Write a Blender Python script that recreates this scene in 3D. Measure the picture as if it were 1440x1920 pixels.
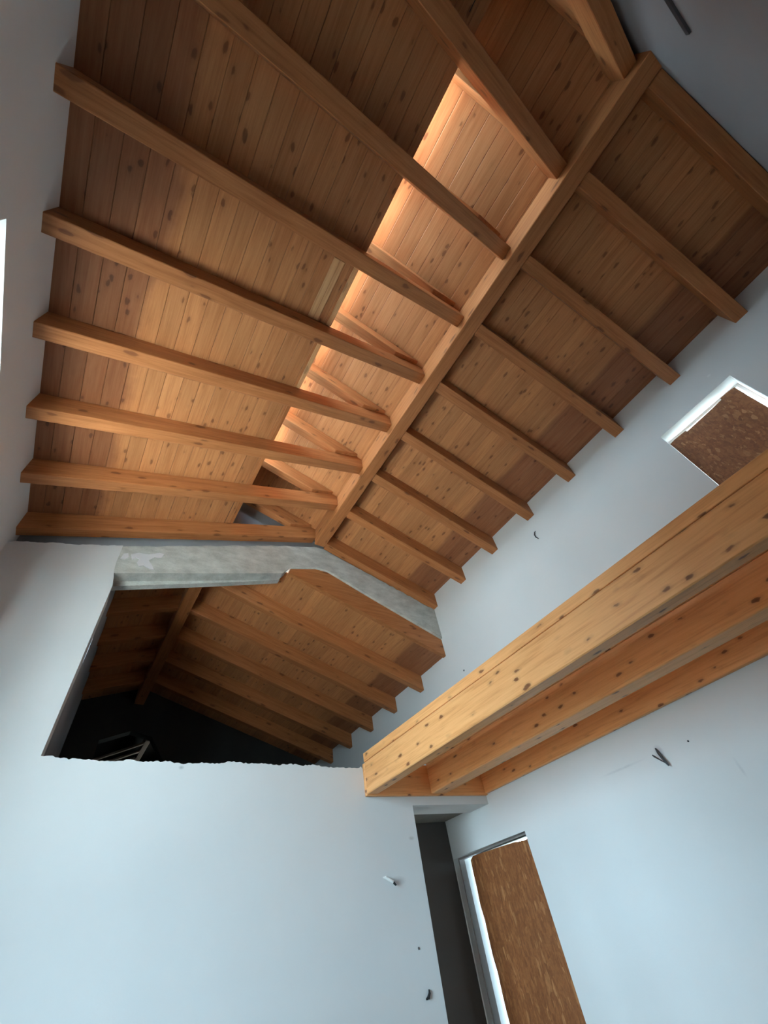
import bpy, bmesh, math, random
from mathutils import Matrix, Vector

for o in list(bpy.data.objects):
    bpy.data.objects.remove(o)
SC = bpy.context.scene
COL = SC.collection
random.seed(7)
H = 1.55                                   # eye height above the floor; all z below are measured from the eye

# ------------------------------------------------------------------ camera
cam_d = bpy.data.cameras.new('camera')
cam = bpy.data.objects.new('camera', cam_d)
COL.objects.link(cam)
cam_d.sensor_fit = 'HORIZONTAL'
cam_d.sensor_width = 36.0
cam_d.lens = 766.87 / 1440 * 36.0
cam_d.shift_x = -1.5456 / 1440
cam_d.shift_y = -1.5843 / 1440
cam_d.clip_start = 0.02
RM = Matrix(((0.84062305, 0.30516835, 0.44746526),
             (-0.52154318, 0.67893501, 0.51675909),
             (-0.14610131, -0.66777206, 0.7298869)))
RB = (RM @ Matrix(((1, 0, 0), (0, -1, 0), (0, 0, -1)))).to_4x4()
cam.matrix_world = Matrix.Translation((0, 0, H)) @ RB
SC.camera = cam

# ------------------------------------------------------------------ world, sun, daylight portals, exposure
w = bpy.data.worlds.new('sky')
SC.world = w
w.use_nodes = True
bg = w.node_tree.nodes['Background']
bg.inputs['Color'].default_value = (0.61, 0.87, 1.03, 1)
bg.inputs['Strength'].default_value = 22.0

sun_d = bpy.data.lights.new('sun', 'SUN')
sun_d.energy = 90.0
sun_d.angle = math.radians(0.6)
sun_d.color = (0.92, 1.0, 1.0)
sun = bpy.data.objects.new('sun', sun_d)
COL.objects.link(sun)
sun.rotation_euler = Vector((-0.50, 0.06, 0.865)).to_track_quat('Z', 'Y').to_euler()


def portal(name, loc, sx, sy, direction):
    d = bpy.data.lights.new(name, 'AREA')
    d.shape = 'RECTANGLE'
    d.size, d.size_y = sx, sy
    d.cycles.is_portal = True
    o = bpy.data.objects.new(name, d)
    COL.objects.link(o)
    o.location = (loc[0], loc[1], loc[2] + H)
    o.rotation_euler = Vector(direction).to_track_quat('-Z', 'Y').to_euler()
    return o


SC.view_settings.view_transform = 'Standard'
SC.view_settings.look = 'None'
SC.view_settings.gamma = 1.0
SC.view_settings.use_curve_mapping = False
SC.view_settings.exposure = 0.38
SC.cycles.use_denoising = True
SC.cycles.max_bounces = 8
SC.cycles.diffuse_bounces = 6
SC.cycles.sample_clamp_indirect = 12.0

# ------------------------------------------------------------------ measured dimensions (metres, camera-relative)
XL, XR, YF, YB = -0.961, 3.332, 3.30, -1.478
SLP = 0.340                                # roof pitch (rise per metre) of both slopes
ANG = math.atan(SLP)
STEP, RW, Y0 = 0.5873, 0.101, 3.224        # rafter spacing, rafter width, near face of the far rafter
RX0, RX1, RZ = 1.636, 1.767, 3.490         # ridge beam
GAPX = 0.639                               # boards of the left slope stop here
FLOOR = -H
SHADE_EAVE = 2.0                                 # left roof stretched out past the wall, added to block high sky


def zr_bot(x): return 2.952 + SLP * (XR - x)        # underside of right rafters
def zr_brd(x): return 3.1456 + SLP * (XR - x)       # underside of right boards
def zl_bot(x): return 2.691 + SLP * (x - XL)        # underside of left rafters
def zl_brd(x): return 2.8745 + SLP * (x - XL)       # underside of left boards
def zn_bot(x): return 2.130 + SLP * (XR - x)        # next room, right slope rafters
def zn_brd(x): return 2.315 + SLP * (XR - x)
NRX0, NRX1, NRZ = 0.455, 0.583, 3.03                # next room ridge beam
NXL = -0.205                                        # next room left wall
def zm_brd(x): return zn_brd(0.52) - SLP * (0.52 - x)
def zm_bot(x): return zm_brd(x) - 0.185


# ------------------------------------------------------------------ materials
def nodes(name):
    m = bpy.data.materials.new(name)
    m.use_nodes = True
    nt = m.node_tree
    b = nt.nodes['Principled BSDF']
    return m, nt, b


def N(nt, t, **kw):
    n = nt.nodes.new(t)
    for k, v in kw.items():
        if k.startswith('i_'):
            n.inputs[k[2:].replace('_', ' ')].default_value = v
        else:
            setattr(n, k, v)
    return n


def ramp(nt, stops):
    r = nt.nodes.new('ShaderNodeValToRGB')
    e = r.color_ramp.elements
    while len(e) > 1:
        e.remove(e[-1])
    e[0].position, e[0].color = stops[0][0], (*stops[0][1], 1)
    for p, c in stops[1:]:
        k = e.new(p)
        k.color = (*c, 1)
    return r


def math_n(nt, op, a, b=None, clamp=False):
    n = nt.nodes.new('ShaderNodeMath')
    n.operation = op
    n.use_clamp = clamp
    for i, v in enumerate((a, b)):
        if v is None:
            continue
        if isinstance(v, (int, float)):
            n.inputs[i].default_value = v
        else:
            nt.links.new(v, n.inputs[i])
    return n.outputs[0]


def mixc(nt, fac, a, b, mode='MIX'):
    n = nt.nodes.new('ShaderNodeMix')
    n.data_type = 'RGBA'
    n.blend_type = mode
    for sock, v in ((n.inputs[0], fac), (n.inputs[6], a), (n.inputs[7], b)):
        if isinstance(v, (int, float)):
            sock.default_value = v
        elif isinstance(v, tuple):
            sock.default_value = (*v, 1)
        else:
            nt.links.new(v, sock)
    return n.outputs[2]


def wood(name, pale, mid, dark, rough=0.5, knots=1.0, tone=0.18, eave_band=False, grain=1.0, ks=(3.6, 9.0, 9.0)):
    """Timber whose grain follows the local X axis; colour and offset vary from piece to piece."""
    m, nt, b = nodes(name)
    L = nt.links.new
    tc = N(nt, 'ShaderNodeTexCoord')
    oi = N(nt, 'ShaderNodeObjectInfo')
    off = N(nt, 'ShaderNodeVectorMath', operation='SCALE')
    off.inputs[0].default_value = (37.0, 23.0, 51.0)
    L(oi.outputs['Random'], off.inputs['Scale'])
    add = N(nt, 'ShaderNodeVectorMath', operation='ADD')
    L(tc.outputs['Object'], add.inputs[0])
    L(off.outputs[0], add.inputs[1])
    mp = N(nt, 'ShaderNodeMapping')
    mp.inputs['Scale'].default_value = (0.9, 14.0, 14.0)
    L(add.outputs[0], mp.inputs['Vector'])
    n1 = N(nt, 'ShaderNodeTexNoise', i_Scale=2.2, i_Detail=6.0, i_Roughness=0.6, i_Distortion=0.6)
    L(mp.outputs[0], n1.inputs['Vector'])
    mp2 = N(nt, 'ShaderNodeMapping')
    mp2.inputs['Scale'].default_value = (2.0, 60.0, 60.0)
    L(add.outputs[0], mp2.inputs['Vector'])
    n2 = N(nt, 'ShaderNodeTexNoise', i_Scale=2.0, i_Detail=4.0, i_Roughness=0.55)
    L(mp2.outputs[0], n2.inputs['Vector'])
    g = math_n(nt, 'ADD', math_n(nt, 'MULTIPLY', n1.outputs['Fac'], 0.62), math_n(nt, 'MULTIPLY', n2.outputs['Fac'], 0.38))
    rp = ramp(nt, [(0.5 - 0.16 * grain, dark), (0.5, mid), (0.5 + 0.17 * grain, pale)])
    L(g, rp.inputs[0])
    # knots: stretched cells, dark at their centres
    mp3 = N(nt, 'ShaderNodeMapping')
    mp3.inputs['Scale'].default_value = ks
    L(add.outputs[0], mp3.inputs['Vector'])
    dn = N(nt, 'ShaderNodeTexNoise', i_Scale=3.0, i_Detail=2.0)
    L(mp3.outputs[0], dn.inputs['Vector'])
    dv = N(nt, 'ShaderNodeVectorMath', operation='MULTIPLY_ADD')
    L(dn.outputs['Color'], dv.inputs[0])
    dv.inputs[1].default_value = (0.25, 0.25, 0.25)
    L(mp3.outputs[0], dv.inputs[2])
    vo = N(nt, 'ShaderNodeTexVoronoi', i_Scale=1.0)
    L(dv.outputs[0], vo.inputs['Vector'])
    kr = ramp(nt, [(0.0, (1, 1, 1)), (0.13, (0.85, 0.85, 0.85)), (0.17, (0.18, 0.18, 0.18)), (0.30, (0, 0, 0))])
    L(vo.outputs['Distance'], kr.inputs[0])
    kf = math_n(nt, 'MULTIPLY', kr.outputs[0], knots, True)
    c = mixc(nt, kf, rp.outputs[0], (dark[0] * 0.28, dark[1] * 0.22, dark[2] * 0.25))
    # piece-to-piece tone
    tn = math_n(nt, 'ADD', math_n(nt, 'MULTIPLY', oi.outputs['Random'], 2 * tone), 1 - tone)
    hsv = N(nt, 'ShaderNodeHueSaturation')
    L(tn, hsv.inputs['Value'])
    L(c, hsv.inputs['Color'])
    c = hsv.outputs[0]
    if eave_band:
        # darker band along both eaves, with a ragged edge that follows the boards
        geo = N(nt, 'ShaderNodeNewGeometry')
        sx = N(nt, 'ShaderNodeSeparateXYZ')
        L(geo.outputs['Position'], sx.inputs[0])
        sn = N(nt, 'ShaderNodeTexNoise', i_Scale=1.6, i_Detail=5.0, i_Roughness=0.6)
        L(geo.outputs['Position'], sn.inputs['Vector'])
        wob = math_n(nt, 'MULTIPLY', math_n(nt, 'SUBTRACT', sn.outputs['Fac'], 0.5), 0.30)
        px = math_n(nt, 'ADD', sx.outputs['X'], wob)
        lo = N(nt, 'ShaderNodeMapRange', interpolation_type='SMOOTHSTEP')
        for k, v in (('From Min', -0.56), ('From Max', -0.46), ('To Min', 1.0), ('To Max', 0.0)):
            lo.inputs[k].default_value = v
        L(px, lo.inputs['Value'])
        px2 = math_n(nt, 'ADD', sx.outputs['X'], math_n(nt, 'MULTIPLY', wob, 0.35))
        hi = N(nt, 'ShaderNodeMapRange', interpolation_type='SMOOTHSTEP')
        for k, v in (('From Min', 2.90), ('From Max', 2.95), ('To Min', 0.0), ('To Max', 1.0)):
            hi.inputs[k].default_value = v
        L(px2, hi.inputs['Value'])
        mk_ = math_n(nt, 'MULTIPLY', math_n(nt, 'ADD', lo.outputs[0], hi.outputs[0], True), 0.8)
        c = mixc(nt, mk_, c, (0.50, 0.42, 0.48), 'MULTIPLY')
    L(c, b.inputs['Base Color'])
    b.inputs['Roughness'].default_value = rough
    b.inputs['Specular IOR Level'].default_value = 0.35
    bp = N(nt, 'ShaderNodeBump', i_Strength=0.12, i_Distance=0.004)
    L(g, bp.inputs['Height'])
    L(bp.outputs[0], b.inputs['Normal'])
    return m


def plaster(name, base, var=0.04, bump=0.12, scale=90.0, smudges_shadow=()):
    m, nt, b = nodes(name)
    L = nt.links.new
    geo = N(nt, 'ShaderNodeNewGeometry')
    n1 = N(nt, 'ShaderNodeTexNoise', i_Scale=1.4, i_Detail=5.0, i_Roughness=0.6)
    n2 = N(nt, 'ShaderNodeTexNoise', i_Scale=scale, i_Detail=3.0, i_Roughness=0.6)
    for n in (n1, n2):
        L(geo.outputs['Position'], n.inputs['Vector'])
    dk = tuple(v * (1 - 2 * var) for v in base)
    rp = ramp(nt, [(0.3, dk), (0.7, base)])
    L(n1.outputs['Fac'], rp.inputs[0])
    c = rp.outputs[0]
    for (p, r, s, col) in smudges_shadow:
        sub = N(nt, 'ShaderNodeVectorMath', operation='SUBTRACT')
        L(geo.outputs['Position'], sub.inputs[0])
        sub.inputs[1].default_value = (p[0], p[1], p[2] + H)
        mul = N(nt, 'ShaderNodeVectorMath', operation='DIVIDE')
        L(sub.outputs[0], mul.inputs[0])
        mul.inputs[1].default_value = r
        ln = N(nt, 'ShaderNodeVectorMath', operation='LENGTH')
        L(mul.outputs[0], ln.inputs[0])
        f = math_n(nt, 'MULTIPLY', math_n(nt, 'SUBTRACT', 1.0, ln.outputs['Value'], True), s)
        n3 = N(nt, 'ShaderNodeTexNoise', i_Scale=22.0, i_Detail=3.0)
        L(geo.outputs['Position'], n3.inputs['Vector'])
        f = math_n(nt, 'MULTIPLY', f, math_n(nt, 'MULTIPLY', n3.outputs['Fac'], 1.8), True)
        c = mixc(nt, f, c, col)
    L(c, b.inputs['Base Color'])
    b.inputs['Roughness'].default_value = 0.85
    b.inputs['Specular IOR Level'].default_value = 0.25
    bp = N(nt, 'ShaderNodeBump', i_Strength=bump, i_Distance=0.003)
    L(n2.outputs['Fac'], bp.inputs['Height'])
    L(bp.outputs[0], b.inputs['Normal'])
    return m


def concrete(name, a, b_, scale=6.0):
    m, nt, b = nodes(name)
    L = nt.links.new
    geo = N(nt, 'ShaderNodeNewGeometry')
    mp = N(nt, 'ShaderNodeMapping')
    mp.inputs['Scale'].default_value = (1, 1, 2.2)
    L(geo.outputs['Position'], mp.inputs['Vector'])
    n1 = N(nt, 'ShaderNodeTexNoise', i_Scale=scale, i_Detail=8.0, i_Roughness=0.65)
    n2 = N(nt, 'ShaderNodeTexNoise', i_Scale=70.0, i_Detail=4.0, i_Roughness=0.7)
    for n in (n1, n2):
        L(mp.outputs[0], n.inputs['Vector'])
    rp = ramp(nt, [(0.32, a), (0.68, b_)])
    L(n1.outputs['Fac'], rp.inputs[0])
    c = mixc(nt, 0.25, rp.outputs[0], n2.outputs['Fac'], 'OVERLAY')
    L(c, b.inputs['Base Color'])
    b.inputs['Roughness'].default_value = 0.92
    bp = N(nt, 'ShaderNodeBump', i_Strength=0.5, i_Distance=0.006)
    L(n2.outputs['Fac'], bp.inputs['Height'])
    L(bp.outputs[0], b.inputs['Normal'])
    return m


def osb(name, axis_scale):
    """Strand board: overlapping flakes of differing brown."""
    m, nt, b = nodes(name)
    L = nt.links.new
    tc = N(nt, 'ShaderNodeTexCoord')
    c = None
    hsum = None
    for i, (rot, sc) in enumerate(((0.25, 1.0), (-0.5, 1.3), (0.05, 0.75))):
        mp = N(nt, 'ShaderNodeMapping')
        mp.inputs['Rotation'].default_value = (rot, 0, 0)
        mp.inputs['Location'].default_value = (0, 3.1 * i, 1.7 * i)
        mp.inputs['Scale'].default_value = tuple(v * sc for v in axis_scale)
        L(tc.outputs['Object'], mp.inputs['Vector'])
        v = N(nt, 'ShaderNodeTexVoronoi', i_Scale=1.0)
        L(mp.outputs[0], v.inputs['Vector'])
        sp = N(nt, 'ShaderNodeSeparateColor')
        L(v.outputs['Color'], sp.inputs[0])
        rp = ramp(nt, [(0.0, (0.225, 0.075, 0.021)), (0.45, (0.27, 0.092, 0.026)), (0.9, (0.33, 0.118, 0.036)), (1.0, (0.47, 0.21, 0.078))])
        L(sp.outputs[0], rp.inputs[0])
        c = rp.outputs[0] if c is None else mixc(nt, math_n(nt, 'GREATER_THAN', sp.outputs[1], 0.55), c, rp.outputs[0])
        hsum = sp.outputs[2] if hsum is None else math_n(nt, 'ADD', hsum, sp.outputs[2])
    n = N(nt, 'ShaderNodeTexNoise', i_Scale=60.0, i_Detail=3.0)
    L(tc.outputs['Object'], n.inputs['Vector'])
    c = mixc(nt, 0.35, c, n.outputs['Fac'], 'OVERLAY')
    L(c, b.inputs['Base Color'])
    b.inputs['Roughness'].default_value = 0.6
    bp = N(nt, 'ShaderNodeBump', i_Strength=0.35, i_Distance=0.004)
    L(hsum, bp.inputs['Height'])
    L(bp.outputs[0], b.inputs['Normal'])
    return m


def plain(name, col, rough=0.6, metal=0.0, var=0.15, scale=30.0):
    m, nt, b = nodes(name)
    tc = N(nt, 'ShaderNodeTexCoord')
    n = N(nt, 'ShaderNodeTexNoise', i_Scale=scale, i_Detail=4.0)
    nt.links.new(tc.outputs['Object'], n.inputs['Vector'])
    rp = ramp(nt, [(0.3, tuple(v * (1 - var) for v in col)), (0.7, col)])
    nt.links.new(n.outputs['Fac'], rp.inputs[0])
    nt.links.new(rp.outputs[0], b.inputs['Base Color'])
    b.inputs['Roughness'].default_value = rough
    b.inputs['Metallic'].default_value = metal
    return m


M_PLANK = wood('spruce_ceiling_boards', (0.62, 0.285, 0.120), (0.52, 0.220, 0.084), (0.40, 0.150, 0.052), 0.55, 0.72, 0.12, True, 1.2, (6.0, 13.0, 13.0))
M_RAFT = wood('rafter_timber', (0.54, 0.222, 0.082), (0.45, 0.170, 0.058), (0.34, 0.118, 0.037), 0.5, 0.7, 0.08, False, 1.0, (4.0, 11.0, 11.0))
M_JOIST = wood('joist_glulam', (0.93, 0.475, 0.195), (0.86, 0.410, 0.155), (0.70, 0.295, 0.100), 0.45, 1.0, 0.04, False, 1.0, (6.5, 15.0, 15.0))
M_PALE = wood('weathered_batten', (0.74, 0.44, 0.22), (0.64, 0.36, 0.17), (0.50, 0.26, 0.11), 0.7, 0.5, 0.12)
M_SLAT = wood('pale_slat', (0.50, 0.38, 0.30), (0.42, 0.31, 0.24), (0.34, 0.24, 0.18), 0.8, 0.2, 0.1)  # paler, greyer wood than the main rafters
SM = [((XR, 1.585, 0.665), (0.3, 0.035, 0.05), 0.8, (0.30, 0.27, 0.33)),
      ((XR, 1.90, 0.665), (0.3, 0.22, 0.010), 0.35, (0.40, 0.42, 0.45)),
      ((XR, 1.19, 0.45), (0.3, 0.012, 0.06), 0.35, (0.40, 0.42, 0.45)),
      ((XR, -0.40, 2.75), (0.3, 0.018, 0.014), 1.0, (0.95, 0.95, 0.95)),
      ((2.23, YF, 0.36), (0.07, 0.3, 0.030), 0.55, (0.35, 0.35, 0.36)),  # dark blot beside the conduit stub: its shadow painted on the wall
      ((0.605, YF, 1.055), (0.022, 0.3, 0.014), 0.9, (0.40, 0.42, 0.43)),
      ((2.40, YF, 0.60), (0.03, 0.3, 0.016), 0.8, (0.40, 0.38, 0.36))]
M_WALL = plaster('white_plaster', (0.76, 0.77, 0.77), 0.02, 0.10, 90.0, SM)
M_BACK = plaster('grey_back_plaster', (0.36, 0.36, 0.37), 0.06, 0.2, 60.0)  # darker, greyer plaster than the white walls
M_BLOCKER = plaster('dark_blocker_render', (0.08, 0.07, 0.06), 0.1, 0.3, 40.0)
M_PASS = plaster('dark_grey_passage', (0.135, 0.125, 0.118), 0.08, 0.2, 50.0)  # far darker than the white plaster; used on the passage wall
M_TAUPE = plain('taupe_window_paint', (0.30, 0.26, 0.245), 0.5, 0, 0.1)
M_GREY = plaster('grey_render', (0.42, 0.44, 0.47), 0.10, 0.35, 40.0)
M_CONC = concrete('bare_concrete', (0.42, 0.43, 0.40), (0.66, 0.67, 0.63))
M_FLOOR = concrete('screed_floor', (0.17, 0.155, 0.135), (0.26, 0.24, 0.21), 2.0)
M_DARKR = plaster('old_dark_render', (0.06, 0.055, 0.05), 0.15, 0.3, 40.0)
M_ROOF = concrete('roof_underlay', (0.10, 0.09, 0.08), (0.16, 0.14, 0.12))
M_TILE = concrete('roof_tile_weathering', (0.42, 0.26, 0.18), (0.58, 0.40, 0.30), 3.0)
M_GROUND = concrete('grass_ground', (0.08, 0.082, 0.075), (0.13, 0.132, 0.12), 1.0)
M_BOUNCE = concrete('pale_bounce_slab', (0.50, 0.49, 0.46), (0.62, 0.61, 0.58), 2.0)
M_FRAME = plain('white_window_paint', (0.74, 0.74, 0.74), 0.45, 0, 0.08)
M_OSB = osb('strand_board', (10, 75, 30))
M_OSBV = osb('strand_board_upright', (10, 75, 18))
M_BLACK = plain('black_cable', (0.02, 0.02, 0.022), 0.5)
M_DARKM = plain('dark_grey_metal', (0.07, 0.07, 0.075), 0.6)
M_TUBE = plain('white_conduit', (0.85, 0.85, 0.83), 0.4)
M_PATCH = plaster('white_filler', (0.78, 0.77, 0.79), 0.05, 0.4, 60.0)


# ------------------------------------------------------------------ mesh helpers
def mesh(name, verts, faces, mat, bevel=0.0):
    bm = bmesh.new()
    vs = [bm.verts.new(v) for v in verts]
    for f in faces:
        try:
            bm.faces.new([vs[i] for i in f])
        except ValueError:
            pass
    bmesh.ops.recalc_face_normals(bm, faces=bm.faces)
    if bevel:
        es = [e for e in bm.edges if len(e.link_faces) == 2 and e.calc_face_angle(0) > 0.5]
        bmesh.ops.bevel(bm, geom=es, offset=bevel, segments=1, affect='EDGES', clamp_overlap=True)
        bmesh.ops.recalc_face_normals(bm, faces=bm.faces)
    me = bpy.data.meshes.new(name)
    bm.to_mesh(me)
    bm.free()
    me.materials.append(mat)
    return me


def link(name, data, world_loc, rot=None, parent=None):
    o = bpy.data.objects.new(name, data)
    COL.objects.link(o)
    p = Vector((world_loc[0], world_loc[1], world_loc[2] + H))
    if parent is not None:
        o.parent = parent
        q = parent
        while q is not None:
            p = p - q.location
            q = q.parent
    o.location = p
    if rot is not None:
        o.rotation_euler = rot
    return o


def extrude_faces(n):
    f = [tuple(range(n)), tuple(range(2 * n - 1, n - 1, -1))]
    f += [(i, (i + 1) % n, n + (i + 1) % n, n + i) for i in range(n)]
    return f


def timber_x(name, poly, y0, y1, ang, mat, parent=None, bevel=0.004, me=None):
    """Timber lying in an x-z plane; poly is its side outline, ang the tilt of its grain from world x."""
    cx = sum(p[0] for p in poly) / len(poly)
    cz = sum(p[1] for p in poly) / len(poly)
    if me is None:
        ca, sa = math.cos(ang), math.sin(ang)
        loc = [((x - cx) * ca + (z - cz) * sa, -(x - cx) * sa + (z - cz) * ca) for x, z in poly]
        h = (y1 - y0) / 2
        me = mesh(name, [(x, -h, z) for x, z in loc] + [(x, h, z) for x, z in loc], extrude_faces(len(poly)), mat, bevel)
    return link(name, me, (cx, (y0 + y1) / 2, cz), (0, -ang, 0), parent)


def timber_y(name, poly, y0, y1, mat, parent=None, bevel=0.004):
    """Timber running along world y; poly is its x-z section."""
    cx = sum(p[0] for p in poly) / len(poly)
    cz = sum(p[1] for p in poly) / len(poly)
    h = (y1 - y0) / 2
    v = [(-h, -(x - cx), z - cz) for x, z in poly] + [(h, -(x - cx), z - cz) for x, z in poly]
    me = mesh(name, v, extrude_faces(len(poly)), mat, bevel)
    return link(name, me, (cx, (y0 + y1) / 2, cz), (0, 0, math.pi / 2), parent)


def panel(name, axis, a0, a1, outer, holes, mat, parent=None, tweak=None):
    """Flat slab with real openings: 2-D outlines filled and given thickness along one axis."""
    bm = bmesh.new()
    loops = [outer] + list(holes)

    def P(u, v, a):
        return {'x': (a, u, v), 'y': (u, a, v), 'z': (u, v, a)}[axis]
    edges, rings = [], []
    for lp in loops:
        vs = [bm.verts.new(P(u, v, a0)) for u, v in lp]
        rings.append(vs)
        for i in range(len(vs)):
            edges.append(bm.edges.new((vs[i], vs[(i + 1) % len(vs)])))
    bmesh.ops.triangle_fill(bm, use_beauty=True, use_dissolve=False, edges=edges)
    front = list(bm.faces)
    back = {}
    k = {'x': 0, 'y': 1, 'z': 2}[axis]
    for ring in rings:
        for v in ring:
            c = list(v.co)
            c[k] = a1
            back[v] = bm.verts.new(c)
    for f in front:
        bm.faces.new([back[v] for v in reversed(f.verts)])
    for ring in rings:
        for i in range(len(ring)):
            p, q = ring[i], ring[(i + 1) % len(ring)]
            bm.faces.new((p, q, back[q], back[p]))
    bmesh.ops.recalc_face_normals(bm, faces=bm.faces)
    if tweak:
        for v in bm.verts:
            v.co = tweak(v.co)
    us = [p[0] for p in outer]
    vs_ = [p[1] for p in outer]
    c = P((min(us) + max(us)) / 2, min(vs_) if axis != 'z' else (min(vs_) + max(vs_)) / 2, (a0 + a1) / 2 if axis != 'z' else a0)
    for v in bm.verts:
        v.co = v.co - Vector(c)
    me = bpy.data.meshes.new(name)
    bm.to_mesh(me)
    bm.free()
    me.materials.append(mat)
    return link(name, me, c, None, parent)


def tube(name, pts, radii, mat, parent=None, seg=8):
    """Round rod along a path, closed at both ends."""
    P = [Vector(p) for p in pts]
    c = sum(P, Vector()) / len(P)
    vs, fs = [], []
    for i, p in enumerate(P):
        t = (P[min(i + 1, len(P) - 1)] - P[max(i - 1, 0)]).normalized()
        a = t.orthogonal().normalized()
        b_ = t.cross(a)
        r = radii[i] if isinstance(radii, (list, tuple)) else radii
        for k in range(seg):
            th = 2 * math.pi * k / seg
            vs.append(tuple(p - c + a * (r * math.cos(th)) + b_ * (r * math.sin(th))))
    for i in range(len(P) - 1):
        for k in range(seg):
            fs.append((i * seg + k, i * seg + (k + 1) % seg, (i + 1) * seg + (k + 1) % seg, (i + 1) * seg + k))
    fs.append(tuple(range(seg - 1, -1, -1)))
    fs.append(tuple((len(P) - 1) * seg + k for k in range(seg)))
    return link(name, mesh(name, vs, fs, mat), c, None, parent)


def empty(name, loc):
    o = bpy.data.objects.new(name, None)
    COL.objects.link(o)
    o.empty_display_size = 0.05
    o.location = (loc[0], loc[1], loc[2] + H)
    return o


def tag(o, label, cat, group=None):
    o['label'] = label
    o['category'] = cat
    if group:
        o['group'] = group
    return o


def struct(o, label=None):
    o['kind'] = 'structure'
    if label:
        o['label'] = label
    return o


def ragged(x0, x1, zf, n, amp, seed):
    r = random.Random(seed)
    ph = [r.uniform(0, 6.28) for _ in range(5)]
    out = []
    for i in range(n + 1):
        x = x0 + (x1 - x0) * i / n
        d = 0.45 * math.sin(4.3 * x + ph[0]) + 0.35 * math.sin(11.0 * x + ph[1]) + 0.35 * math.sin(29.0 * x + ph[2]) + r.uniform(-0.45, 0.45)
        out.append((x, zf(x) + amp * d))
    return out


# ------------------------------------------------------------------ the setting: ground, floors, walls
struct(panel('ground', 'z', -H - 0.30, -H - 0.20, [(-40, -40), (40, -40), (40, 40), (-40, 40)], [], M_GROUND), 'pale ground outside the house')
struct(panel('bounce_slab', 'z', FLOOR - 0.195, FLOOR - 0.10, [(-4.8, -4.0), (XL - 0.301, -4.0), (XL - 0.301, 2.34), (-4.8, 2.34)], [], M_BOUNCE), 'unseen pale slab added outside the tall window to bounce light')  # unseen slab added to bounce sunlight up onto the ceiling
struct(panel('floor', 'z', FLOOR - 0.12, FLOOR, [(XL - 0.3, YB - 0.3), (XR + 0.3, YB - 0.3), (XR + 0.3, 7.2), (XL - 0.3, 7.2)], [], M_FLOOR), 'grey screed floor')
struct(panel('floor_upper', 'z', 0.835, 1.00, [(NXL - 0.25, YF + 0.28), (XR, YF + 0.28), (XR, 9.2), (NXL - 0.25, 9.2)], [], M_FLOOR), 'upper floor of the room beyond the far wall')

WIN_L = (0.90, 2.30, -0.25, 2.352)         # y0 y1 z0 z1: tall window in the left wall
WIN_U = (-0.469, 0.147, 1.62, 2.615)       # boarded window above the joists
WIN_D = (2.976, 3.948, -1.50, 0.540)       # boarded tall window


def rect(t):
    return [(t[0], t[2]), (t[1], t[2]), (t[1], t[3]), (t[0], t[3])]


def low_l(v):
    return Vector((v.x, v.y, v.z - (SLP * 0.3 if v.x < XL - 0.1 and v.z > 2.5 else 0)))


def low_r(v):
    return Vector((v.x, v.y, v.z - (SLP * 0.3 if v.x > XR + 0.1 and v.z > 2.2 and not (1.6 < v.z - 0 < 2.7 and v.y < 3.0) else 0)))


struct(panel('wall_left', 'x', XL, XL - 0.3, [(YB, FLOOR), (7.15, FLOOR), (7.15, 0.99), (YF + 0.29, 0.99), (YF + 0.29, zl_brd(XL)), (YB, zl_brd(XL))], [rect(WIN_L)], M_WALL, None, low_l), 'white plastered wall with a tall bright window')
struct(panel('wall_right', 'x', XR, XR + 0.3, [(YB, FLOOR), (7.15, FLOOR), (7.15, zn_brd(XR)), (3.60, zn_brd(XR)), (3.60, zr_brd(XR)), (YB, zr_brd(XR))], [rect(WIN_U), rect(WIN_D)], M_WALL, None, low_r), 'white plastered wall with two boarded windows')
struct(panel('wall_back', 'y', YB, YB - 0.3, [(XL - 0.3, FLOOR), (XR + 0.3, FLOOR), (XR + 0.3, zr_brd(XR + 0.3)), (0.56, zr_brd(0.56)), (0.56, zl_brd(0.56)), (XL - 0.3, zl_brd(XL - 0.3))], [], M_BACK), 'grey plastered wall behind the last rafter')

struct(panel('wall_sky_blocker', 'y', 2.345, 2.645, [(-9.0, FLOOR - 0.2), (XL - 0.3, FLOOR - 0.2), (XL - 0.3, 2.60), (-9.0, 2.60)], [], M_BLOCKER), 'unseen wall added outside the tall window to block sky light')  # unseen wall added to block sky light heading for the back of the room

# far wall: broken-out opening above a ragged sill, solid column at the left, passage at the right
XJ, XP, ZS, ZH = -0.187, 2.463, 1.0885, 0.815
top_col = ragged(XL, -0.235, lambda x: 2.575 + 0.29 * (x - XL), 34, 0.010, 3)
top_col = [(x, z) for x, z in top_col]
edge_j = [(-0.232, 2.60), (-0.222, 2.50), (-0.205, 2.44), (-0.190, 2.36)]
sill = ragged(XJ, 2.0, lambda x: ZS, 150, 0.011, 11)
outer = [(XL, FLOOR), (XP, FLOOR), (XP, ZH), (XR, ZH), (XR, ZS - 0.02), (2.02, ZS - 0.02)] + list(reversed(sill)) + list(reversed(edge_j)) + list(reversed(top_col))
struct(panel('wall_far', 'y', YF, YF + 0.28, outer, [], M_WALL), 'white plastered wall with a ragged broken-out opening above it')

struct(panel('wall_passage', 'y', 3.962, 4.06, [(2.2, FLOOR), (XR - 0.001, FLOOR), (XR - 0.001, 0.833), (2.2, 0.833)], [], M_PASS), 'dark grey wall closing the passage')

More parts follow.
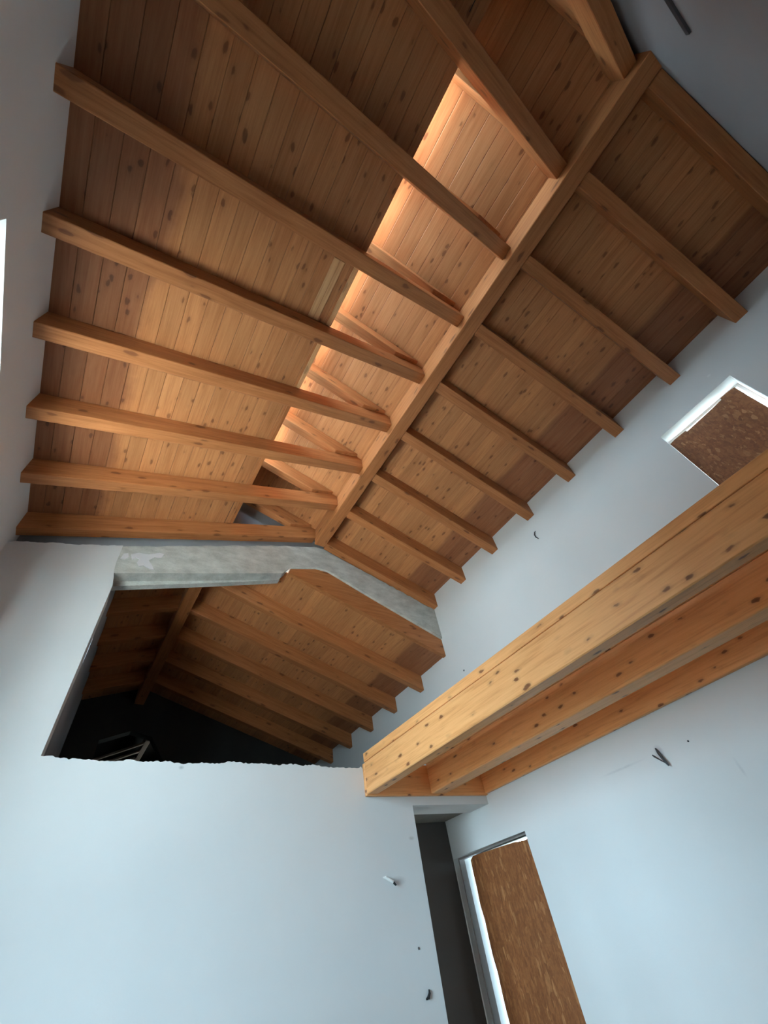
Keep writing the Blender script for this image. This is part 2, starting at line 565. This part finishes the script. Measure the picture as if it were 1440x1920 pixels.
# concrete gable beam over the opening
ctop = [(-0.30, 2.752), (0.427, 3.032), (1.048, 3.262), (1.579, 3.430), (1.63, 3.452), (1.775, 3.452), (1.80, 3.440), (2.363, 3.262), (XR, 2.947)]
cbot = [(XR, 2.532), (2.388, 2.895), (1.80, 3.135), (1.642, 3.135), (1.337, 3.045), (1.251, 2.930), (0.556, 2.714), (-0.235, 2.478)]
CB = empty('gable_beam', (1.5, YF + 0.12, 2.35))
tag(CB, 'bare grey concrete beam bent under the gable above the broken-out opening', 'beam')
ctr = []
rr = random.Random(5)
for a, b2 in zip(ctop[:-1], ctop[1:]):
    k = max(1, int(abs(b2[0] - a[0]) / 0.05))
    for i in range(k):
        t = i / k
        ctr.append((a[0] + (b2[0] - a[0]) * t, a[1] + (b2[1] - a[1]) * t + rr.uniform(-0.008, 0.008)))
ctr.append(ctop[-1])
panel('concrete_body', 'y', YF + 0.002, YF + 0.12, ctr + cbot, [], M_CONC, CB)
panel('lower_lip', 'y', YF + 0.121, YF + 0.185, [(-0.20, 2.436), (0.595, 2.698), (1.262, 2.928), (1.262, 3.02), (0.595, 2.80), (-0.235, 2.56)], [], M_CONC, CB)
pp = [(-0.13, 2.66), (-0.15, 2.71), (-0.10, 2.745), (-0.02, 2.755), (0.06, 2.80), (0.10, 2.80), (0.085, 2.745), (0.03, 2.735), (-0.005, 2.69), (0.04, 2.635), (0.06, 2.60), (0.02, 2.60), (-0.03, 2.62), (-0.06, 2.60), (-0.085, 2.64), (-0.075, 2.68), (-0.105, 2.69)]
panel('plaster_patch', 'y', YF - 0.006, YF + 0.004, pp, [], M_PATCH, CB)['label'] = 'white smear of filler'
panel('plaster_patch', 'y', YF - 0.006, YF + 0.004, [(-0.215, 2.64), (-0.205, 2.70), (-0.175, 2.715), (-0.16, 2.68), (-0.18, 2.65)], [], M_PATCH, CB)

# rendered gable between the beam and the roof
gable = [(XL, 2.60)] + [(x, z - 0.05) for x, z in ctop] + [(XR, zr_brd(XR)), (0.56, zr_brd(0.56)), (0.56, zl_brd(0.56)), (XL, zl_brd(XL))]
struct(panel('wall_gable', 'y', YF + 0.150, YF + 0.27, gable, [], M_GREY), 'grey rendered gable above the concrete beam')

# room beyond
WIN_S = (3.76, 3.93, 2.00, 2.22)
struct(panel('wall_left_beyond', 'x', NXL, NXL - 0.22, [(YF + 0.28, 1.0), (6.95, 1.0), (6.95, zm_brd(NXL)), (YF + 0.28, zm_brd(NXL))], [rect(WIN_S)], M_GREY), 'grey side wall of the dark room beyond')
end_out = [(NXL - 0.2, FLOOR), (XR, FLOOR), (XR, zn_brd(XR)), (0.52, zn_brd(0.52)), (NXL - 0.2, zm_brd(NXL - 0.2))]
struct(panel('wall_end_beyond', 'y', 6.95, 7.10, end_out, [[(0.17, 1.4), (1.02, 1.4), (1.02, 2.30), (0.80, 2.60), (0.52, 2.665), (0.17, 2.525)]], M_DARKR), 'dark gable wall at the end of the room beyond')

# ------------------------------------------------------------------ roof decks and ceiling boards
def deck(name, x0, x1, zf, y0, y1, label, mat=M_ROOF, up0=0.024, up1=0.12):
    poly = [(x0, zf(x0) + up0), (x1, zf(x1) + up0), (x1, zf(x1) + up1), (x0, zf(x0) + up1)]
    return struct(timber_flat(name, poly, y0, y1, mat), label)


def timber_flat(name, poly, y0, y1, mat):
    cx = sum(p[0] for p in poly) / len(poly)
    cz = sum(p[1] for p in poly) / len(poly)
    h = (y1 - y0) / 2
    v = [(x - cx, -h, z - cz) for x, z in poly] + [(x - cx, h, z - cz) for x, z in poly]
    return link(name, mesh(name, v, extrude_faces(len(poly)), mat), (cx, (y0 + y1) / 2, cz))


def boards(parent, xs, xe, zf, y0, y1, width, joints, sign, mat=M_PLANK, seed=1, y0f=None):
    """Ceiling boards laid side by side from x=xs to x=xe along a slope; each board is its own piece."""
    r = random.Random(seed)
    dx = width * math.cos(ANG)
    n = int((xe - xs) / dx + 0.999)
    for i in range(n):
        a, b = xs + i * dx + 0.0006, min(xs + (i + 1) * dx - 0.0006, xe)
        if b - a < 0.02:
            continue
        ch = 0.0024
        lift = r.uniform(0.0, 0.0015)
        th = 0.020
        poly = [(a, zf(a) + ch + lift), (a + ch, zf(a + ch) + lift), (b - ch, zf(b - ch) + lift), (b, zf(b) + ch + lift), (b, zf(b) + th), (a, zf(a) + th)]
        cuts = [y0f((a + b) / 2) if y0f else y0]
        if joints:
            cuts.append(r.choice(joints) + 0.5 * RW)
        cuts.append(y1)
        for c0, c1 in zip(cuts[:-1], cuts[1:]):
            timber_y('plank', poly, c0 + 0.001, c1 - 0.001, mat, parent, 0.0)


D_R = deck('ceiling', 0.10, XR + 0.42, zr_brd, YB - 0.3, YF + 0.3, 'boarded ceiling slope running down to the wall with boarded windows')
D_L = deck('ceiling', XL - SHADE_EAVE, GAPX - 0.01, zl_brd, YB - 0.3, YF + 0.3, 'boarded ceiling slope that stops short of the ridge', M_ROOF)
D_N = deck('ceiling', 0.40, XR + 0.42, zn_brd, YF + 0.275, 9.2, 'boarded ceiling of the room beyond, longer slope')
D_M = deck('ceiling', NXL - 0.3, 0.64, zm_brd, YF + 0.275, 7.15, 'boarded ceiling of the room beyond, short slope')
struct(timber_flat('roof_covering', [(XL - SHADE_EAVE, zl_brd(XL - SHADE_EAVE) + 0.125), (GAPX - 0.06, zl_brd(GAPX - 0.06) + 0.125), (GAPX - 0.06, zl_brd(GAPX - 0.06) + 0.16), (XL - SHADE_EAVE, zl_brd(XL - SHADE_EAVE) + 0.16)], YB - 0.3, YF + 0.3, M_TILE), 'sunlit clay roof covering outside the clerestory')

jr = [Y0 - k * STEP for k in range(2, 7)]
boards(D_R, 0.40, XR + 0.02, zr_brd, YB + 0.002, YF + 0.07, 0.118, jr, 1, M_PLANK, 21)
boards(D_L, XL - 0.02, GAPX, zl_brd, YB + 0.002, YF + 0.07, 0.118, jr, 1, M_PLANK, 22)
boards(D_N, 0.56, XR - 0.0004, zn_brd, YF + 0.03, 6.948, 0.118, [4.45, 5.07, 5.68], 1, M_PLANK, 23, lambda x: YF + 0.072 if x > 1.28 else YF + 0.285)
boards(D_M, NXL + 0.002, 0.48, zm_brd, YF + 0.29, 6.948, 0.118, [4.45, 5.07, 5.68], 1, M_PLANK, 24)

# clerestory above the open strip
CL = empty('window_1', (0.50, 1.0, zl_brd(0.5) + 0.12))
struct(CL, 'clerestory strip between the two roof slopes')
CY0, CY1, CZ0 = -0.94, 2.70, zl_brd(0.5) + 0.40
panel('window_sill', 'x', 0.44, 0.56, [(CY0, zl_brd(0.5) + 0.121), (CY1, zl_brd(0.5) + 0.121), (CY1, CZ0), (CY0, CZ0)], [], M_RAFT, CL)
for k in range(6):
    yy = CY0 + k * (CY1 - CY0 - 0.05) / 5
    panel('window_post', 'y', yy, yy + 0.05, [(0.46, CZ0), (0.54, CZ0), (0.54, zr_brd(0.54) - 0.003), (0.46, zr_brd(0.46) - 0.003)], [], M_RAFT, CL)
for ya, yb_ in ((CY1, YF + 0.27), (YB, CY0)):
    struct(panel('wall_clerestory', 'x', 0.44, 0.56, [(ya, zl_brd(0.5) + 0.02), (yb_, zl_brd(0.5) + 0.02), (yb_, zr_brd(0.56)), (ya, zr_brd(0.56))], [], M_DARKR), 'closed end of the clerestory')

# ------------------------------------------------------------------ ridge beam and rafters
ORD = ['first', 'second', 'third', 'fourth', 'fifth', 'sixth', 'seventh', 'eighth', 'ninth']
rb = timber_y('ridge_beam', [(RX0, RZ), (RX1, RZ), (RX1, zr_brd(RX1) - 0.003), (RX0, zr_brd(RX0) - 0.003)], YB - 0.12, YF - 0.002, M_RAFT, None, 0.005)
tag(rb, 'long brown ridge beam under the roof, between the white gable wall and concrete beam', 'beam')

me_r = me_l = me_u = None
XE = XL - 0.12
xi = 1.3
for k in range(9):
    y = Y0 - k * STEP
    # slope towards the boarded windows
    poly = [(RX1, zr_bot(RX1)), (XR + 0.10, zr_bot(XR + 0.10)), (XR + 0.10, zr_brd(XR + 0.10) - 0.002), (RX1, zr_brd(RX1) - 0.002)]
    o = timber_x('rafter', poly, y, y + RW, -ANG, M_RAFT, None, 0.004, me_r)
    me_r = o.data
    tag(o, 'brown rafter falling from ridge to wall with boarded windows, %s from concrete beam' % ORD[k], 'rafter', 'rafters of the fully boarded slope')
    # slope with the open strip
    yl = y + 0.038
    poly = [(XE, zl_bot(XE)), (RX0, zl_bot(RX0)), (RX0, zr_brd(RX0) - 0.003), (1.581, zl_brd(1.581) - 0.002), (XE, zl_brd(XE) - 0.002)]
    o = timber_x('rafter', poly, yl, yl + RW, ANG, M_RAFT, None, 0.004, me_l)
    me_l = o.data
    tag(o, 'brown rafter crossing the open strip below the clerestory, %s from concrete beam' % ORD[k], 'rafter', 'rafters of the slope with the open strip')
    # upper rafter above the open strip
    xs = (2.952 + SLP * XR - (2.8745 - SLP * XL)) / (2 * SLP)
    poly = [(0.32, zr_bot(0.32)), (xs, zr_bot(xs) + 0.001), (1.57, zl_brd(1.57) + 0.001), (0.32, zr_brd(0.32) - 0.002)]
    o = timber_x('upper_rafter', poly, y, y + 0.08, -ANG, M_RAFT, None, 0.003, me_u)
    me_u = o.data
    tag(o, 'short rafter high in the bright clerestory strip, %s from concrete beam' % ORD[k], 'rafter', 'upper rafters in the clerestory')

# trim pieces along the cut edge of the left boards, bay by bay
for k in range(1, 6):
    ya, yb_ = Y0 + 0.038 - k * STEP + RW + 0.006, Y0 + 0.038 - (k - 1) * STEP - 0.006
    wdt = 0.030 if k != 5 else 0.035
    a, b_ = GAPX - wdt, GAPX + 0.004
    timber_y('edge_batten', [(a, zl_brd(a) - 0.016), (b_, zl_brd(b_) - 0.016), (b_, zl_brd(b_) - 0.001), (a, zl_brd(a) - 0.001)], ya + (0.05 if k == 4 else 0), yb_, M_PALE if k in (4, 5) else M_RAFT, D_L, 0.002)
for a, b_, m in ((0.445, 0.492, M_PALE), (0.494, 0.530, M_PALE)):
    ya, yb_ = Y0 + 0.038 - 5 * STEP + RW + 0.03, Y0 + 0.038 - 4 * STEP - 0.006
    timber_y('patch_batten', [(a, zl_brd(a) - 0.010), (b_, zl_brd(b_) - 0.010), (b_, zl_brd(b_) - 0.001), (a, zl_brd(a) - 0.001)], ya, yb_, m, D_L, 0.002)

# ------------------------------------------------------------------ roof timbers of the room beyond
o = timber_y('ridge_beam', [(NRX0, NRZ), (NRX1, NRZ), (NRX1, zn_brd(NRX1) - 0.003), (NRX0, zm_brd(NRX0) - 0.003)], YF + 0.29, 6.948, M_RAFT)
tag(o, 'ridge beam in the dark room behind the concrete beam', 'beam')
me_r = me_l = None
for k in range(5):
    y = 3.842 + 0.612 * k
    poly = [(NRX1, zn_bot(NRX1)), (XR - 0.0005, zn_bot(XR)), (XR - 0.0005, zn_brd(XR) - 0.002), (NRX1, zn_brd(NRX1) - 0.002)]
    o = timber_x('rafter', poly, y, y + 0.08, -ANG, M_RAFT, None, 0.004, me_r)
    me_r = o.data
    tag(o, 'long rafter seen through the opening, running to the white wall, %s behind concrete beam' % ORD[k], 'rafter', 'long rafters of the room beyond')
    poly = [(NXL - 0.10, zm_bot(NXL - 0.10)), (NRX0, zm_bot(NRX0)), (NRX0, zm_brd(NRX0) - 0.002), (NXL - 0.10, zm_brd(NXL - 0.10) - 0.002)]
    o = timber_x('rafter', poly, y, y + 0.08, ANG, M_RAFT, None, 0.004, me_l)
    me_l = o.data
    tag(o, 'short rafter seen through the opening, running to the grey wall, %s behind concrete beam' % ORD[k], 'rafter', 'short rafters of the room beyond')
fo = panel('fascia_board', 'y', YF + 0.022, YF + 0.070, [(1.33, 2.975), (1.345, 3.034), (1.642, 3.124), (1.80, 3.124), (2.388, 2.884), (XR - 0.002, 2.521), (XR - 0.002, zn_brd(XR) - 0.01)], [], M_RAFT)
tag(fo, 'brown wooden fascia tucked under the sloping concrete beam', 'board')

# far attic glimpsed through the end gable
o = timber_y('ridge_beam', [(0.752, 2.60), (0.818, 2.60), (0.818, 2.74), (0.752, 2.74)], 7.11, 9.0, M_SLAT)
tag(o, 'small pale ridge beam glimpsed through the hole in the dark end wall', 'beam')
for k in range(4):
    y = 7.22 + 0.30 * k
    poly = [(-0.15, 2.60 - 0.42 * 0.90), (0.752, 2.60), (0.752, 2.63), (-0.15, 2.63 - 0.42 * 0.90)]
    o = timber_x('attic_rafter', poly, y, y + 0.045, math.atan(0.42), M_SLAT)
    tag(o, 'thin pale rafter behind the hole in the dark end wall, %s from the hole' % ORD[k], 'rafter', 'thin attic rafters')
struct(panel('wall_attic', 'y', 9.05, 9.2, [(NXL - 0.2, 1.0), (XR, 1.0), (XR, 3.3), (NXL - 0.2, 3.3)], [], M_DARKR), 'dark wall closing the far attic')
struct(panel('wall_attic_side', 'x', NXL - 0.05, NXL - 0.2, [(7.1, 1.0), (9.05, 1.0), (9.05, 3.3), (7.1, 3.3)], [], M_DARKR), 'dark side wall added to the far attic to hold back daylight')
struct(panel('wall_attic_side', 'x', 1.6, 1.75, [(7.1, 1.0), (9.05, 1.0), (9.05, 3.3), (7.1, 3.3)], [[(7.45, 2.0), (7.95, 2.0), (7.95, 2.45), (7.45, 2.45)]], M_DARKR), 'dark side wall added to the far attic to hold back daylight')  # added to hold back daylight; the hole lets a little onto the slats
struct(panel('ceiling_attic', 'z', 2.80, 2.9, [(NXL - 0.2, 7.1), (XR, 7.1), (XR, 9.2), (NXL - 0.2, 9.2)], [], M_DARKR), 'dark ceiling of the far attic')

# ------------------------------------------------------------------ joists on the right
ZJB, ZJT, LAM = 0.887, 1.179, 0.068
JO = [(2.012, 2.114), (2.655, 2.815)]
jl = ['thick pale glulam joist farthest from the wall with boarded windows', 'pale glulam joist in the middle of the three']
for (a, b_), lb in zip(JO, jl):
    J = empty('floor_joist', ((a + b_) / 2, 1.0, ZJB))
    tag(J, lb, 'joist', 'three floor joists along the white wall')
    timber_y('joist_body', [(a, ZJB), (b_, ZJB), (b_, ZJT - LAM), (a, ZJT - LAM)], YB - 0.05, YF - 0.034, M_JOIST, J, 0.006)
    timber_y('top_lamella', [(a - 0.001, ZJT - LAM + 0.0015), (b_ + 0.001, ZJT - LAM + 0.0015), (b_ + 0.001, ZJT), (a - 0.001, ZJT)], YB - 0.05, YF - 0.034, M_JOIST, J, 0.003)
o = timber_y('wall_joist', [(3.290, ZJB), (XR - 0.001, ZJB), (XR - 0.001, ZJT), (3.290, ZJT)], YB + 0.002, YF - 0.034, M_JOIST, None, 0.005)
tag(o, 'pale timber joist fixed flat against the wall with boarded windows', 'joist', 'three floor joists along the white wall')
o = link('ledger_board', mesh('ledger_board', [(x, y, z) for y in (-0.016, 0.016) for x, z in ((-0.655, -0.115), (0.655, -0.115), (0.655, 0.115), (-0.655, 0.115))], extrude_faces(4), M_JOIST, 0.003), (2.668, YF - 0.018, 0.992))
tag(o, 'pale timber ledger on the white wall at the ends of the joists', 'board')

# ------------------------------------------------------------------ windows
def frame(win, label, name, dx0, dx1, wdt, side, mat=None):
    F = empty(name, ((XR if side > 0 else XL) + side * dx0, (win[0] + win[1]) / 2, win[2]))
    struct(F, label)
    X0 = (XR if side > 0 else XL)
    y0, y1, z0, z1 = win
    e = 0.001
    panel('window_frame', 'x', X0 + side * dx0, X0 + side * dx1, [(y0 + e, z0 + e), (y1 - e, z0 + e), (y1 - e, z1 - e), (y0 + e, z1 - e)], [[(y0 + wdt, z0 + wdt), (y1 - wdt, z0 + wdt), (y1 - wdt, z1 - wdt), (y0 + wdt, z1 - wdt)]], mat or M_FRAME, F)
    return F


frame(WIN_U, 'small window above the joists', 'window_2', 0.13, 0.18, 0.022, 1)
frame(WIN_D, 'tall window beside the passage', 'window_3', 0.05, 0.115, 0.016, 1, M_TAUPE)
F3 = bpy.data.objects['window_3']
panel('light_block_panel', 'x', XR + 0.24, XR + 0.262, [(WIN_D[0] + 0.002, WIN_D[2] + 0.01), (3.890, WIN_D[2] + 0.01), (3.890, 0.522), (WIN_D[0] + 0.002, 0.522)], [], M_DARKR, F3)  # unseen panel added outside to cut daylight through the gap
fl = frame(WIN_L, 'tall window lighting the room', 'window_4', 0.22, 0.28, 0.05, -1)
ym = (WIN_L[0] + WIN_L[1]) / 2
panel('window_mullion', 'x', XL - 0.22, XL - 0.28, [(ym - 0.03, WIN_L[2] + 0.05), (ym + 0.03, WIN_L[2] + 0.05), (ym + 0.03, WIN_L[3] - 0.05), (ym - 0.03, WIN_L[3] - 0.05)], [], M_FRAME, fl)


def osb_panel(x0, x1, outline, mat, label):
    o = panel('strand_board_panel', 'x', x0, x1, outline, [], mat)
    tag(o, label, 'panel')
    return o


r9 = random.Random(9)
oy = [(-0.428, 1.70), (0.145, 1.70), (0.145, 2.560), (0.10, 2.566), (0.0, 2.562), (-0.006, 2.546), (-0.12, 2.550), (-0.24, 2.556), (-0.316, 2.562), (-0.318, 2.580), (-0.38, 2.578), (-0.428, 2.572)]
osb_panel(XR + 0.085, XR + 0.100, oy, M_OSB, 'brown strand board closing the small window above the joists')
lf = [(3.742 + 0.010 * math.sin(3.1 * z) + r9.uniform(-0.006, 0.006) - 0.05 * max(0, (z - 0.3)), z) for z in [0.49 - 0.1 * i for i in range(20)]]
ob = [(2.985, lf[-1][1])] + list(reversed(lf)) + [(3.70, 0.513), (3.55, 0.510), (3.35, 0.506), (3.15, 0.500), (3.02, 0.488), (2.985, 0.495)]
osb_panel(XR + 0.022, XR + 0.037, ob, M_OSBV, 'tall brown strand board closing the window beside the passage')

# ------------------------------------------------------------------ small things on the walls
C1 = empty('conduit_stub', (2.13, YF, 0.36))
tag(C1, 'short white conduit stub with a dark wire end on the far white wall', 'conduit')
tube('conduit', [(2.098, YF + 0.01, 0.388), (2.112, YF - 0.018, 0.384), (2.160, YF - 0.032, 0.352)], 0.010, M_TUBE, C1)
tube('wire_end', [(2.158, YF - 0.032, 0.354), (2.182, YF - 0.030, 0.336)], [0.009, 0.006], M_BLACK, C1)
C2 = empty('cable_stub', (XR, 1.58, 0.60))
tag(C2, 'two dark cable ends sticking out of the white wall below the joists', 'cable')
tube('strand', [(XR + 0.01, 1.60, 0.70), (XR - 0.02, 1.585, 0.66), (XR - 0.035, 1.565, 0.60), (XR - 0.03, 1.56, 0.575)], [0.006, 0.009, 0.009, 0.005], M_DARKM, C2)
tube('strand', [(XR + 0.005, 1.640, 0.665), (XR - 0.008, 1.630, 0.655), (XR - 0.022, 1.60, 0.625), (XR - 0.03, 1.575, 0.600)], [0.007, 0.006, 0.004, 0.003], M_DARKM, C2)
c3 = tube('wire_loop', [(XR + 0.008, 1.536, 2.780), (XR - 0.012, 1.553, 2.765), (XR - 0.016, 1.568, 2.735), (XR - 0.014, 1.568, 2.705), (XR - 0.010, 1.552, 2.672)], [0.003, 0.005, 0.006, 0.006, 0.003], M_BLACK)
tag(c3, 'black bent wire poking from the white wall under the rafter ends', 'wire')
c4 = tube('wire_tail', [(2.325, YF + 0.006, -0.212), (2.335, YF - 0.010, -0.208), (2.347, YF - 0.012, -0.190), (2.350, YF - 0.006, -0.176)], [0.009, 0.010, 0.008, 0.004], M_BLACK)
tag(c4, 'short black wire tail low on the far white wall beside the passage', 'wire')


def plug(name, loc, r, axis, label):
    d = Vector((1, 0, 0)) if axis == 'x' else Vector((0, 1, 0))
    p = Vector(loc)
    o = tube(name, [p + d * 0.01, p - d * 0.003, p - d * 0.006], [r, r, r * 0.6], M_DARKM)
    tag(o, label, 'plug')


plug('wall_plug', (XR, 3.109, 2.018), 0.010, 'x', 'small dark plug in the white wall between rafter ends and joists')
plug('wall_plug', (XR, 1.372, 0.66), 0.006, 'x', 'tiny dark plug in the white wall below the joists')
plug('wall_plug', (2.320, YF, 0.011), 0.007, 'y', 'tiny dark plug in the far white wall beside the passage')
bx = panel('wall_batten', 'y', YB + 0.002, YB + 0.014, [(0.80, 3.094), (1.586, 3.092), (1.586, 3.118), (0.80, 3.120)], [], M_DARKM)
tag(bx, 'dark narrow strip fixed high on the grey back wall', 'strip')

# daylight portals in the real openings
portal('daylight_left', (XL - 0.30, ym, (WIN_L[2] + WIN_L[3]) / 2), WIN_L[1] - WIN_L[0], WIN_L[3] - WIN_L[2], (1, 0, 0))
portal('daylight_clerestory', (0.42, (CY0 + CY1) / 2, (CZ0 + zr_brd(0.5)) / 2), CY1 - CY0, zr_brd(0.5) - CZ0 - 0.02, (1, 0, 0))
